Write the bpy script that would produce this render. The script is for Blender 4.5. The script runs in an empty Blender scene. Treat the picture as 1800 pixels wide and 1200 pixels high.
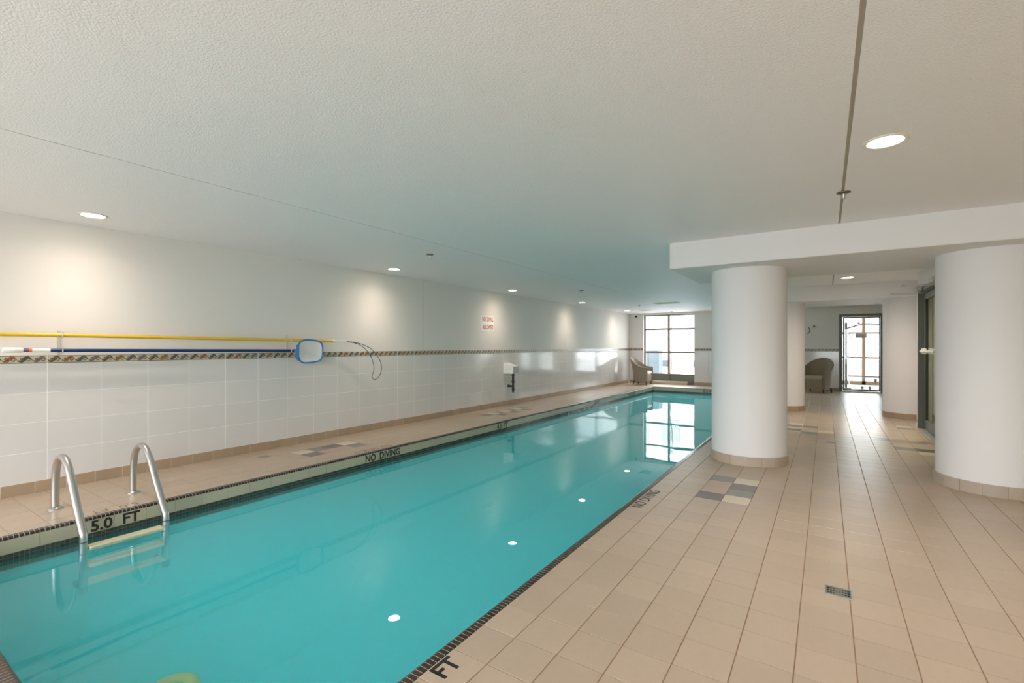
import bpy, bmesh, math, random
from mathutils import Vector, Matrix
random.seed(7)
PI = math.pi
SC = bpy.context.scene
COL = SC.collection

# ------------------------------------------------------------------ camera, sky, light, exposure
EYE = 1.27
cam_data = bpy.data.cameras.new('camera')
cam_data.sensor_width = 36.0
cam_data.lens = 834.0 / 1800.0 * 36.0
cam_data.shift_y = 8.0 / 1800.0
cam_data.clip_start = 0.02
cam = bpy.data.objects.new('camera', cam_data)
cam.location = (0, 0, EYE)
cam.rotation_euler = (PI / 2, 0, math.radians(33.5))
COL.objects.link(cam)
SC.camera = cam

world = bpy.data.worlds.new('sky')
SC.world = world
world.use_nodes = True
wn = world.node_tree
bg = wn.nodes['Background']
bg.inputs['Color'].default_value = (0.90, 0.935, 1.0, 1)
bg.inputs['Strength'].default_value = 6.0

SC.cycles.volume_bounces = 8
SC.cycles.max_bounces = 16
SC.cycles.diffuse_bounces = 8
SC.view_settings.view_transform = 'Standard'
SC.view_settings.look = 'None'
SC.view_settings.gamma = 1.0
SC.view_settings.use_curve_mapping = False
SC.view_settings.exposure = 1.07

SPOT_W = 12.0        # wall-washing downlights
FLOOD_W = 42.0       # wide part of every downlight
LAMP_EMIT = 14.0

def portal(name, loc, rot, sx, sy):
    l = bpy.data.lights.new(name, 'AREA')
    l.shape = 'RECTANGLE'; l.size = sx; l.size_y = sy
    l.cycles.is_portal = True
    o = bpy.data.objects.new(name, l); COL.objects.link(o)
    o.location = loc; o.rotation_euler = rot
    return o

# ------------------------------------------------------------------ materials
M = {}
def mat(name, col, rough=0.5, metal=0.0, spec=0.5, bump=None, vary=0.0, noise=None, coat=0.0):
    m = bpy.data.materials.new(name); m.use_nodes = True
    nt = m.node_tree; b = nt.nodes['Principled BSDF']
    b.inputs['Base Color'].default_value = (*col, 1)
    b.inputs['Roughness'].default_value = rough
    b.inputs['Metallic'].default_value = metal
    b.inputs['Specular IOR Level'].default_value = spec
    if coat:
        b.inputs['Coat Weight'].default_value = coat
        b.inputs['Coat Roughness'].default_value = 0.04
    tc = None
    src = None
    if vary or noise:
        rgb = nt.nodes.new('ShaderNodeRGB'); rgb.outputs[0].default_value = (*col, 1)
        src = rgb.outputs[0]
    if noise:                                   # (scale, amount)
        tc = nt.nodes.new('ShaderNodeTexCoord')
        n = nt.nodes.new('ShaderNodeTexNoise'); n.inputs['Scale'].default_value = noise[0]; n.inputs['Detail'].default_value = 4
        nt.links.new(tc.outputs['Object'], n.inputs['Vector'])
        mr = nt.nodes.new('ShaderNodeMapRange')
        mr.inputs['From Min'].default_value = 0.25; mr.inputs['From Max'].default_value = 0.75
        mr.inputs['To Min'].default_value = 1 - noise[1]; mr.inputs['To Max'].default_value = 1 + noise[1]
        nt.links.new(n.outputs['Fac'], mr.inputs['Value'])
        hs = nt.nodes.new('ShaderNodeHueSaturation')
        nt.links.new(src, hs.inputs['Color']); nt.links.new(mr.outputs[0], hs.inputs['Value'])
        src = hs.outputs[0]
    if vary:
        oi = nt.nodes.new('ShaderNodeObjectInfo')
        ge = nt.nodes.new('ShaderNodeNewGeometry')
        ad = nt.nodes.new('ShaderNodeMath'); ad.operation = 'ADD'
        nt.links.new(oi.outputs['Random'], ad.inputs[0]); nt.links.new(ge.outputs['Random Per Island'], ad.inputs[1])
        fr = nt.nodes.new('ShaderNodeMath'); fr.operation = 'FRACT'
        nt.links.new(ad.outputs[0], fr.inputs[0])
        mr = nt.nodes.new('ShaderNodeMapRange')
        mr.inputs['To Min'].default_value = 1 - vary; mr.inputs['To Max'].default_value = 1 + vary
        nt.links.new(fr.outputs[0], mr.inputs['Value'])
        hs = nt.nodes.new('ShaderNodeHueSaturation')
        nt.links.new(src, hs.inputs['Color']); nt.links.new(mr.outputs[0], hs.inputs['Value'])
        src = hs.outputs[0]
    if src is not None:
        nt.links.new(src, b.inputs['Base Color'])
    if bump:                                    # (scale, strength, distance)
        tc = tc or nt.nodes.new('ShaderNodeTexCoord')
        n = nt.nodes.new('ShaderNodeTexNoise'); n.inputs['Scale'].default_value = bump[0]; n.inputs['Detail'].default_value = 3
        nt.links.new(tc.outputs['Object'], n.inputs['Vector'])
        bp = nt.nodes.new('ShaderNodeBump'); bp.inputs['Strength'].default_value = bump[1]; bp.inputs['Distance'].default_value = bump[2]
        nt.links.new(n.outputs['Fac'], bp.inputs['Height']); nt.links.new(bp.outputs[0], b.inputs['Normal'])
    M[name] = m
    return m

def glow(name, col, strength):
    m = bpy.data.materials.new(name); m.use_nodes = True
    nt = m.node_tree; nt.nodes.clear()
    e = nt.nodes.new('ShaderNodeEmission'); e.inputs[0].default_value = (*col, 1); e.inputs[1].default_value = strength
    o = nt.nodes.new('ShaderNodeOutputMaterial'); nt.links.new(e.outputs[0], o.inputs[0])
    M[name] = m; return m

def clear(name, tint, ior, rough=0.0, bump=None):
    """clear sheet or water: a Fresnel blend of tinted transmission and mirror reflection"""
    m = bpy.data.materials.new(name); m.use_nodes = True
    nt = m.node_tree; nt.nodes.clear()
    fr = nt.nodes.new('ShaderNodeFresnel')
    ge = nt.nodes.new('ShaderNodeNewGeometry'); im = nt.nodes.new('ShaderNodeMapRange')      # same curve from both sides: rays are not bent
    im.inputs['To Min'].default_value = ior; im.inputs['To Max'].default_value = 1 / ior
    nt.links.new(ge.outputs['Backfacing'], im.inputs['Value']); nt.links.new(im.outputs[0], fr.inputs[0])
    t = nt.nodes.new('ShaderNodeBsdfTransparent'); t.inputs[0].default_value = (*tint, 1)
    g = nt.nodes.new('ShaderNodeBsdfGlossy'); g.inputs['Roughness'].default_value = rough
    mx = nt.nodes.new('ShaderNodeMixShader')
    o = nt.nodes.new('ShaderNodeOutputMaterial')
    nt.links.new(fr.outputs[0], mx.inputs[0]); nt.links.new(t.outputs[0], mx.inputs[1]); nt.links.new(g.outputs[0], mx.inputs[2])
    nt.links.new(mx.outputs[0], o.inputs[0])
    if bump:
        tc = nt.nodes.new('ShaderNodeTexCoord')
        n = nt.nodes.new('ShaderNodeTexNoise'); n.inputs['Scale'].default_value = bump[0]; n.inputs['Detail'].default_value = 2
        nt.links.new(tc.outputs['Object'], n.inputs['Vector'])
        bp = nt.nodes.new('ShaderNodeBump'); bp.inputs['Strength'].default_value = bump[1]; bp.inputs['Distance'].default_value = bump[2]
        nt.links.new(n.outputs['Fac'], bp.inputs['Height'])
        nt.links.new(bp.outputs[0], g.inputs['Normal']); nt.links.new(bp.outputs[0], fr.inputs['Normal'])
    M[name] = m; return m

mat('wall_paint', (0.765, 0.72, 0.682), 0.7, spec=0.25)
mat('ceiling_stipple', (0.92, 0.90, 0.92), 0.55, spec=0.35, bump=(105, 0.55, 0.006))
mat('column_paint', (0.79, 0.77, 0.768), 0.6, spec=0.3)
mat('groove', (0.46, 0.41, 0.34), 0.8)
mat('wall_tile', (0.705, 0.667, 0.648), 0.10, spec=0.5, vary=0.012)
mat('wall_grout', (0.93, 0.91, 0.86), 0.8)
mat('floor_tile', (0.495, 0.387, 0.292), 0.34, spec=0.45, vary=0.045, noise=(26, 0.03))
mat('tile_mauve', (0.175, 0.14, 0.135), 0.3, spec=0.4)
mat('tile_slate', (0.225, 0.215, 0.195), 0.3, spec=0.4)
mat('tile_cream', (0.66, 0.57, 0.44), 0.3, spec=0.4)
mat('tile_pink', (0.50, 0.34, 0.265), 0.3, spec=0.4)
mat('floor_grout', (0.34, 0.21, 0.135), 0.85, noise=(3, 0.12))
mat('skirting_tile', (0.40, 0.29, 0.195), 0.35, vary=0.06)
mat('skirting_pale', (0.46, 0.38, 0.30), 0.35, vary=0.07)
mat('trim_dark', (0.040, 0.026, 0.019), 0.16, spec=0.6, vary=0.35)
mat('trim_grout', (0.66, 0.56, 0.46), 0.8)
mat('band_tile', (0.46, 0.40, 0.29), 0.25, vary=0.03)
mat('band_grout', (0.40, 0.35, 0.26), 0.8)
mat('mosaic_grout', (0.30, 0.27, 0.21), 0.8)
mat('mosaic_tile', (0.05, 0.055, 0.045), 0.2, spec=0.6, vary=0.3)
mat('pool_paint', (0.20, 0.74, 0.82), 0.7, spec=0.1)
mat('letter_black', (0.012, 0.011, 0.012), 0.45)
mat('letter_worn', (0.20, 0.13, 0.09), 0.6)
mat('letter_red', (0.50, 0.03, 0.02), 0.5)
mat('sign_white', (0.86, 0.84, 0.80), 0.35)
mat('border_ground', (0.56, 0.50, 0.39), 0.25)
mat('border_line', (0.13, 0.095, 0.065), 0.3)
mat('border_green', (0.075, 0.085, 0.055), 0.3)
mat('border_rust', (0.33, 0.125, 0.05), 0.3)
mat('border_violet', (0.17, 0.135, 0.16), 0.3)
mat('border_brown', (0.16, 0.10, 0.055), 0.3)
mat('steel', (0.58, 0.57, 0.56), 0.3, metal=1.0)
mat('steel_dark', (0.16, 0.14, 0.12), 0.4, metal=0.6)
mat('drain_metal', (0.30, 0.28, 0.23), 0.4, metal=0.7)
mat('hole_black', (0.01, 0.01, 0.01), 0.7)
mat('tread_cream', (0.66, 0.60, 0.42), 0.45)
mat('rubber', (0.02, 0.025, 0.025), 0.6)
mat('pole_yellow', (0.80, 0.50, 0.035), 0.35)
mat('pole_blue', (0.008, 0.034, 0.14), 0.3)
mat('net_blue', (0.025, 0.19, 0.52), 0.35)
mat('plastic_white', (0.85, 0.84, 0.81), 0.35)
mat('label_violet', (0.16, 0.10, 0.20), 0.5)
mat('label_orange', (0.70, 0.20, 0.05), 0.5)
mat('cord_blue', (0.06, 0.07, 0.12), 0.4)
mat('box_grey', (0.40, 0.40, 0.38), 0.4)
mat('frame_brown', (0.20, 0.155, 0.125), 0.4)
mat('frame_grey', (0.16, 0.17, 0.145), 0.4, spec=0.4)
mat('panel_grey', (0.19, 0.195, 0.18), 0.45)
mat('frame_orange', (0.22, 0.125, 0.065), 0.45)
mat('gasket', (0.015, 0.017, 0.015), 0.6)
mat('wicker_grey', (0.28, 0.23, 0.175), 0.7, bump=(120, 0.8, 0.01), noise=(60, 0.18))
mat('wicker_olive', (0.26, 0.20, 0.125), 0.7, bump=(120, 0.8, 0.01), noise=(60, 0.18))
mat('cushion_white', (0.80, 0.77, 0.72), 0.8)
mat('cushion_beige', (0.38, 0.33, 0.25), 0.8)
mat('leg_dark', (0.025, 0.02, 0.016), 0.4)
mat('ring_white', (0.80, 0.74, 0.66), 0.5)
mat('vent_cream', (0.70, 0.68, 0.56), 0.5)
mat('sprinkler_brass', (0.17, 0.14, 0.09), 0.3, metal=0.9)
mat('gym_floor', (0.74, 0.77, 0.80), 0.4)
mat('gym_wall', (0.80, 0.79, 0.77), 0.7)
mat('plate_grey', (0.12, 0.12, 0.125), 0.5)
mat('bracket_pale', (0.62, 0.57, 0.50), 0.4)
mat('drain_yellow', (0.36, 0.42, 0.06), 0.5)
mat('drain_green', (0.12, 0.40, 0.10), 0.5)
mat('pavement', (0.42, 0.42, 0.41), 0.9, noise=(2, 0.06))
mat('facade', (0.55, 0.54, 0.52), 0.9)
mat('facade_glass', (0.03, 0.04, 0.045), 0.15)
mat('facade_pale', (0.36, 0.37, 0.37), 0.2)
mat('unit_grey', (0.05, 0.065, 0.075), 0.6, noise=(5, 0.2))
mat('bark', (0.14, 0.10, 0.075), 0.9)
mat('corridor_wall', (0.62, 0.61, 0.42), 0.7)
mat('ledge_tile', (0.55, 0.43, 0.32), 0.35)
glow('lamp_warm', (1.0, 0.86, 0.66), LAMP_EMIT)
glow('lamp_white', (1.0, 0.95, 0.86), LAMP_EMIT)
clear('water', (0.92, 1.0, 1.0), 1.33, 0.0, bump=(1.6, 0.10, 0.012))
wnt = M['water'].node_tree
vs = wnt.nodes.new('ShaderNodeVolumeScatter'); vs.inputs['Color'].default_value = (0.11, 0.94, 1.0, 1); vs.inputs['Density'].default_value = 1.25
va = wnt.nodes.new('ShaderNodeVolumeAbsorption'); va.inputs['Color'].default_value = (0.05, 0.80, 0.90, 1); va.inputs['Density'].default_value = 0.36
vadd = wnt.nodes.new('ShaderNodeAddShader'); wnt.links.new(vs.outputs[0], vadd.inputs[0]); wnt.links.new(va.outputs[0], vadd.inputs[1])
wnt.links.new(vadd.outputs[0], [n for n in wnt.nodes if n.type == 'OUTPUT_MATERIAL'][0].inputs['Volume'])
clear('glass', (0.96, 0.98, 0.97), 1.45)
clear('glass_tinted', (0.80, 0.86, 0.78), 1.5)
# fine translucent netting of the skimmer
m = bpy.data.materials.new('netting'); m.use_nodes = True
nt = m.node_tree; b = nt.nodes['Principled BSDF']
b.inputs['Base Color'].default_value = (0.90, 0.89, 0.86, 1); b.inputs['Alpha'].default_value = 0.70; b.inputs['Roughness'].default_value = 0.8
M['netting'] = m

# ------------------------------------------------------------------ helpers
def link(name, me, m=None, parent=None, kind=None, loc=None):
    o = bpy.data.objects.new(name, me); COL.objects.link(o)
    if m is not None and isinstance(me, bpy.types.Mesh) and not me.materials:
        me.materials.append(M[m])
    if parent is not None: o.parent = parent
    if kind: o['kind'] = kind
    if loc: o.location = loc
    return o

def tag(o, label, cat, group=None):
    o['label'] = label; o['category'] = cat
    if group: o['group'] = group
    return o

def thing(name, label, cat, loc=(0, 0, 0), rz=0.0, group=None):
    o = bpy.data.objects.new(name, None); COL.objects.link(o)
    o.empty_display_size = 0.1
    o.location = loc; o.rotation_euler = (0, 0, rz)
    return tag(o, label, cat, group)

def BM(): return bmesh.new()

def mesh_of(bm, name, smooth=False, recalc=True):
    if recalc: bmesh.ops.recalc_face_normals(bm, faces=bm.faces)
    me = bpy.data.meshes.new(name); bm.to_mesh(me); bm.free()
    if smooth:
        for p in me.polygons: p.use_smooth = True
        try: me.set_sharp_from_angle(angle=math.radians(38))
        except Exception: pass
    return me

def obj(name, bm, m, parent=None, kind=None, smooth=False, loc=None):
    return link(name, mesh_of(bm, name, smooth), m, parent, kind, loc)

def box(bm, x0, x1, y0, y1, z0, z1, bev=0.0, mi=0):
    v = [bm.verts.new((x, y, z)) for x in (x0, x1) for y in (y0, y1) for z in (z0, z1)]
    fs = [bm.faces.new([v[i] for i in q]) for q in ((0, 1, 3, 2), (4, 6, 7, 5), (0, 4, 5, 1), (2, 3, 7, 6), (0, 2, 6, 4), (1, 5, 7, 3))]
    for f in fs: f.material_index = mi
    if bev:
        es = list({e for f in fs for e in f.edges})
        bmesh.ops.bevel(bm, geom=es, offset=bev, segments=2, affect='EDGES', profile=0.5)
    return fs

def pad(bm, x0, x1, y0, y1, z0, z1, c=0.0012):
    """a tile lying in the XY plane: chamfered top, no bottom"""
    lo = [bm.verts.new(p) for p in ((x0, y0, z0), (x1, y0, z0), (x1, y1, z0), (x0, y1, z0))]
    md = [bm.verts.new(p) for p in ((x0, y0, z1 - c), (x1, y0, z1 - c), (x1, y1, z1 - c), (x0, y1, z1 - c))]
    hi = [bm.verts.new(p) for p in ((x0 + c, y0 + c, z1), (x1 - c, y0 + c, z1), (x1 - c, y1 - c, z1), (x0 + c, y1 - c, z1))]
    for i in range(4):
        j = (i + 1) % 4
        bm.faces.new((lo[i], lo[j], md[j], md[i])); bm.faces.new((md[i], md[j], hi[j], hi[i]))
    bm.faces.new(hi)

def prism(bm, pts, axis, a0, a1):
    """extrude a closed 2D outline along an axis ('x': pts are (y,z), 'y': (x,z), 'z': (x,y))"""
    def P(p, a):
        return {'x': (a, p[0], p[1]), 'y': (p[0], a, p[1]), 'z': (p[0], p[1], a)}[axis]
    A = [bm.verts.new(P(p, a0)) for p in pts]; B = [bm.verts.new(P(p, a1)) for p in pts]
    n = len(pts)
    for i in range(n):
        j = (i + 1) % n
        bm.faces.new((A[i], A[j], B[j], B[i]))
    bm.faces.new(list(reversed(A))); bm.faces.new(B)

def tube(bm, pts, r, seg=12, cap=True):
    pts = [Vector(p) for p in pts]; n = len(pts)
    rr = r if isinstance(r, (list, tuple)) else [r] * n
    rings = []; up = None
    for i, p in enumerate(pts):
        d = (pts[min(i + 1, n - 1)] - pts[max(i - 1, 0)]).normalized()
        if up is None:
            up = Vector((0, 0, 1)) if abs(d.z) < 0.9 else Vector((1, 0, 0))
        a = d.cross(up).normalized(); up = a.cross(d).normalized()
        rings.append([bm.verts.new(p + (a * math.cos(t) + up * math.sin(t)) * rr[i]) for t in [2 * PI * k / seg for k in range(seg)]])
    for i in range(n - 1):
        for k in range(seg):
            bm.faces.new((rings[i][k], rings[i][(k + 1) % seg], rings[i + 1][(k + 1) % seg], rings[i + 1][k]))
    if cap:
        bm.faces.new(list(reversed(rings[0]))); bm.faces.new(rings[-1])

def lathe(bm, prof, seg=32, c=(0, 0, 0)):
    rings = []
    for r, z in prof:
        if r < 1e-6: rings.append([bm.verts.new((c[0], c[1], c[2] + z))])
        else: rings.append([bm.verts.new((c[0] + r * math.cos(2 * PI * k / seg), c[1] + r * math.sin(2 * PI * k / seg), c[2] + z)) for k in range(seg)])
    for a, b_ in zip(rings, rings[1:]):
        for k in range(seg):
            k2 = (k + 1) % seg
            if len(a) == 1 and len(b_) == 1: continue
            if len(a) == 1: bm.faces.new((a[0], b_[k2], b_[k]))
            elif len(b_) == 1: bm.faces.new((a[k], a[k2], b_[0]))
            else: bm.faces.new((a[k], a[k2], b_[k2], b_[k]))

def smooth_path(pts, n=8):
    """Catmull-Rom through the points"""
    P = [Vector(p) for p in pts]; P = [2 * P[0] - P[1]] + P + [2 * P[-1] - P[-2]]
    out = []
    for i in range(1, len(P) - 2):
        for k in range(n):
            t = k / n
            out.append(0.5 * ((2 * P[i]) + (-P[i - 1] + P[i + 1]) * t + (2 * P[i - 1] - 5 * P[i] + 4 * P[i + 1] - P[i + 2]) * t * t + (-P[i - 1] + 3 * P[i] - 3 * P[i + 1] + P[i + 2]) * t ** 3))
    out.append(P[-2]); return out

def lettering(text, width, height, mtl, parent, origin, right, up, name='lettering', thick=0.0012, bold=0.028):
    """flat raised letters of a given overall size, lower left corner at origin"""
    cu = bpy.data.curves.new('t', 'FONT'); cu.body = text; cu.size = 1.0; cu.offset = bold; cu.extrude = 0.02; cu.resolution_u = 4
    t = bpy.data.objects.new('t', cu); COL.objects.link(t)
    dg = bpy.context.evaluated_depsgraph_get()
    me = bpy.data.meshes.new_from_object(t.evaluated_get(dg))
    bpy.data.objects.remove(t); bpy.data.curves.remove(cu)
    xs = [v.co.x for v in me.vertices]; ys = [v.co.y for v in me.vertices]
    sx = width / (max(xs) - min(xs)); sy = height / (max(ys) - min(ys)); sz = thick / 0.04
    x0, y0 = min(xs), min(ys)
    R, U = Vector(right).normalized(), Vector(up).normalized(); N = R.cross(U); O = Vector(origin)
    for v in me.vertices:
        v.co = O + R * ((v.co.x - x0) * sx) + U * ((v.co.y - y0) * sy) + N * ((v.co.z + 0.02) * sz)
    me.materials.clear(); me.materials.append(M[mtl]); me.name = name
    o = link(name, me, None, parent)
    return o

# ------------------------------------------------------------------ main dimensions (metres)
XL, XR = -5.72, 2.90           # left tiled wall, right boundary
YN, YF = -2.60, 16.10          # wall behind the camera, far wall
HC = 2.39                      # ceiling
PX0, PX1 = -4.535, -1.355      # pool water edges
PY0, PY1 = 0.475, 14.90
TW = 0.05                      # width of the dark edge tiles
ZW = -0.15                     # water level
HB = 2.11                      # underside of the dropped beams
PITCH = 0.205

# ------------------------------------------------------------------ ceiling
bm = BM()
gx = [(XL - 0.2, -3.551), (-3.539, 0.0925), (0.1105, XR + 0.2)]
for a, b_ in gx: box(bm, a, b_, YN - 0.2, YF + 0.2, HC, HC + 0.05)
ceil = obj('ceiling', bm, 'ceiling_stipple', kind='structure')
bm = BM(); box(bm, XL - 0.2, XR + 0.2, YN - 0.2, YF + 0.2, HC + 0.008, HC + 0.10)
# the strip that closes the two joints from above
obj('joint_backing', bm, 'groove', ceil)

# ------------------------------------------------------------------ dropped beams
for nm, y0, y1 in (('beam', 5.28, 6.75), ('beam', 10.50, 12.00)):
    bm = BM(); box(bm, -1.43, XR, y0, y1, HB, HC + 0.01, bev=0.012)
    obj(nm, bm, 'column_paint', kind='structure')

# ------------------------------------------------------------------ floor: slab, tiles
bm = BM()
Z0 = -0.0035
box(bm, PX1 + TW, XR + 0.2, YN - 0.2, YF + 0.25, -0.12, Z0)
box(bm, XL - 0.2, PX0 - TW, YN - 0.2, YF + 0.25, -0.12, Z0)
box(bm, PX0 - TW, PX1 + TW, YN - 0.2, PY0 - TW, -0.12, Z0)
box(bm, PX0 - TW, PX1 + TW, PY1 + TW, YF + 0.25, -0.12, Z0)
floor = obj('floor', bm, 'floor_grout', kind='structure')

def project(x, y, z):
    s, c = math.sin(math.radians(33.5)), math.cos(math.radians(33.5))
    d = -s * x + c * y
    if d < 0.2: return None
    return 900 + 834 * (c * x + s * y) / d, 608 - 834 * (z - EYE) / d

special_right = {}
for (j, y, mt) in ((-5, 4.27, 'tile_mauve'), (-5, 4.48, 'tile_pink'), (-5, 4.69, 'tile_pink'), (-5, 4.90, 'tile_slate'),
                   (-4, 4.27, 'tile_cream'), (-4, 4.48, 'tile_slate'), (-4, 4.69, 'tile_mauve'), (-4, 4.90, 'tile_cream'),
                   (-3, 8.8, 'tile_mauve'), (-3, 9.0, 'tile_cream'), (-2, 8.8, 'tile_slate'), (-3, 8.4, 'tile_mauve'),
                   (-2, 8.18, 'tile_slate'), (-1, 8.4, 'tile_cream'), (-1, 8.18, 'tile_pink'), (2, 8.18, 'tile_slate'),
                   (4, 9.4, 'tile_slate'), (4, 9.6, 'tile_cream'), (3, 7.57, 'tile_slate'), (4, 7.57, 'tile_mauve'),
                   (4, 7.37, 'tile_cream'), (0, 8.4, 'tile_pink')):
    special_right[(j, int(math.floor((y - 3.165) / PITCH)))] = mt
special_left = {}
for (c_, y, mt) in (('a', 3.36, 'tile_mauve'), ('b', 3.36, 'tile_cream'), ('b', 3.56, 'tile_slate'), ('b', 3.77, 'tile_mauve'),
                    ('a', 3.56, 'tile_pink'), ('a', 3.77, 'tile_pink'), ('b', 3.97, 'tile_cream'), ('a', 3.97, 'tile_slate'),
                    ('a', 7.25, 'tile_mauve'), ('b', 7.25, 'tile_cream'), ('b', 7.46, 'tile_slate'), ('b', 7.66, 'tile_cream'),
                    ('a', 7.66, 'tile_mauve'), ('a', 7.46, 'tile_pink'), ('b', 7.87, 'tile_slate'), ('b', 8.07, 'tile_cream'),
                    ('a', 8.07, 'tile_mauve'), ('a', 8.28, 'tile_pink'), ('b', 8.28, 'tile_slate'), ('b', 7.05, 'tile_mauve')):
    special_left[(c_, int(math.floor((y - 3.26) / PITCH)))] = mt

cells = []      # x0, x1, y0, y1, material
def rows(off, ya, yb):
    k = math.floor((ya - off) / PITCH)
    while off + k * PITCH < yb:
        a, b_ = max(ya, off + k * PITCH), min(yb, off + (k + 1) * PITCH)
        if b_ - a > 0.02: yield k, a, b_
        k += 1
xr = [PX1 + TW] + [0.1 + PITCH * j for j in range(-6, 14)] + [XR]
for i in range(len(xr) - 1):
    if xr[i + 1] - xr[i] < 0.03: continue
    j = i - 7
    for k, a, b_ in rows(3.165, YN, YF):
        cells.append((xr[i], xr[i + 1], a, b_, special_right.get((j, k), 'floor_tile')))
xl = [PX0 - TW, -4.715, -4.92, -5.125, -5.33, -5.535, XL]
for i in range(6):
    col = '0abcde'[i] if i != 1 else '1'
    col = {2: 'a', 3: 'b'}.get(i, '-')
    for k, a, b_ in rows(3.26, YN, YF):
        cells.append((xl[i + 1], xl[i], a, b_, special_left.get((col, k), 'floor_tile')))
xm = PX0 - TW
while xm < PX1 + TW - 0.01:
    x2 = min(xm + PITCH, PX1 + TW)
    for k, a, b_ in rows(PY1 + TW - 5 * PITCH, PY1 + TW, YF): cells.append((xm, x2, a, b_, 'floor_tile'))
    for k, a, b_ in rows(PY0 - TW - 20 * PITCH, YN, PY0 - TW): cells.append((xm, x2, a, b_, 'floor_tile'))
    xm = x2
def area_in_view(c):
    P = [project(x, y, 0) for x, y in ((c[0], c[2]), (c[1], c[2]), (c[1], c[3]), (c[0], c[3]))]
    if any(p is None for p in P): return 0
    cx = sum(p[0] for p in P) / 4; cy = sum(p[1] for p in P) / 4
    if not (-30 < cx < 1830 and 600 < cy < 1230): return 0
    if c[0] > 1.45: return 0
    return abs(sum(P[i][0] * P[(i + 1) % 4][1] - P[(i + 1) % 4][0] * P[i][1] for i in range(4))) / 2
order = sorted(range(len(cells)), key=lambda i: -area_in_view(cells[i]))
single = set(order[:270]) | {i for i, c in enumerate(cells) if c[4] != 'floor_tile'}
G = 0.0022
tile_mesh = {}
rest = BM()
for i, (x0, x1, y0, y1, mt) in enumerate(cells):
    w, h = round(x1 - x0 - 2 * G, 4), round(y1 - y0 - 2 * G * 0.7, 4)
    lift = random.uniform(-0.0003, 0.0003)
    if i in single:
        key = (w, h, mt)
        if key not in tile_mesh:
            b2 = BM(); pad(b2, 0, w, 0, h, -0.008, 0.0)
            tile_mesh[key] = mesh_of(b2, 'tile'); tile_mesh[key].materials.append(M[mt])
        link('tile', tile_mesh[key], None, floor, loc=(x0 + G, y0 + G * 0.7, lift))
    else:
        pad(rest, x0 + G, x0 + G + w, y0 + G * 0.7, y0 + G * 0.7 + h, -0.008, lift)
obj('tile_field', rest, 'floor_tile', floor, kind='stuff')
# two small half tiles let into the larger ones
for x, y, mt in ((-5.43, 2.93, 'tile_slate'), (0.0, 7.49, 'tile_mauve')):
    b2 = BM(); pad(b2, 0, 0.095, 0, 0.095, -0.002, 0.0012); obj('inset_tile', b2, mt, floor, loc=(x, y, 0))

# ------------------------------------------------------------------ pool: basin, edges, water
ZB0, ZB1 = -1.15, -0.85
bm = BM()
def quad(bm, *ps): return bm.faces.new([bm.verts.new(p) for p in ps])
a, b_, c_, d_ = PX0 - 0.001, PX1 + 0.001, PY0 - 0.001, PY1 + 0.001
prism(bm, [(PY0 - 0.2, ZB0 - 0.15), (PY1 + 0.2, ZB1 - 0.15), (PY1 + 0.2, ZB1), (PY0 - 0.2, ZB0)], 'x', PX0 - 0.2, PX1 + 0.2)
box(bm, PX0 - 0.2, PX0 - 0.012, PY0 - 0.2, PY1 + 0.2, ZB0, -0.121)
box(bm, PX1 + 0.012, PX1 + 0.2, PY0 - 0.2, PY1 + 0.2, ZB0, -0.121)
box(bm, PX0 - 0.012, PX1 + 0.012, PY0 - 0.2, PY0 - 0.012, ZB0, -0.121)
box(bm, PX0 - 0.012, PX1 + 0.012, PY1 + 0.012, PY1 + 0.2, ZB0, -0.121)
basin = obj('pool_basin', bm, 'pool_paint', kind='structure')

water_bm = BM()
prism(water_bm, [(PY0 - 0.001, ZB0 - 0.05), (PY1 + 0.001, ZB1 - 0.05), (PY1 + 0.001, ZW), (PY0 - 0.001, ZW)], 'x', PX0 - 0.001, PX1 + 0.001)
water = obj('pool_water', water_bm, 'water', kind='stuff')
tag(water, 'still turquoise water filling the long pool', 'water')

def edge(name, length, tiles_band=True):
    """one side of the pool, along local +x, water on the local +y side, edge face at y = 0"""
    root_bm = BM()
    prism(root_bm, [(-TW + 0.001, -0.119), (-0.004, -0.119), (-0.004, -0.0185), (-0.0003, -0.0185), (-0.0012, -0.0085), (-0.0057, -0.0022), (-0.0143, 0.0003), (-TW + 0.001, 0.0003)], 'x', 0, length)
    root = obj(name, root_bm, 'trim_grout', kind='structure')
    gb = BM(); box(gb, 0, length, -0.0119, -0.003, -0.218, -0.119); obj('mosaic_bed', gb, 'mosaic_grout', root)
    tb = BM(); p = 0.0256; n = int(length / p)
    prof = [(-TW, -0.006), (-TW, 0.001), (-0.014, 0.001), (-0.005, -0.0015), (-0.0005, -0.008), (0.0005, -0.018), (-0.003, -0.018)]
    for i in range(n): prism(tb, prof, 'x', i * p + 0.0016, (i + 1) * p - 0.0016)
    obj('edge_tile_row', tb, 'trim_dark', root, kind='stuff')
    bt = BM(); pad(bt, 0, 0.2025, -0.1125, -0.021, -0.006, 0.0, 0.001)
    bt.transform(Matrix(((1, 0, 0, 0), (0, 0, 1, 0), (0, 1, 0, 0), (0, 0, 0, 1))))
    bme = mesh_of(bt, 'band_tile'); bme.materials.append(M['band_tile'])
    n = int(length / 0.205)
    for i in range(n): link('band_tile', bme, None, root, loc=(i * 0.205 + 0.052, 0, 0))
    mb = BM(); p = 0.0256
    for i in range(int(length / p)):
        for r in range(4):
            z1 = -0.1145 - r * p
            box(mb, i * p + 0.0014, (i + 1) * p - 0.0014, -0.004, 0.0, z1 - p + 0.0028, z1)
    obj('mosaic_row', mb, 'mosaic_tile', root, kind='stuff')
    return root
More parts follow.
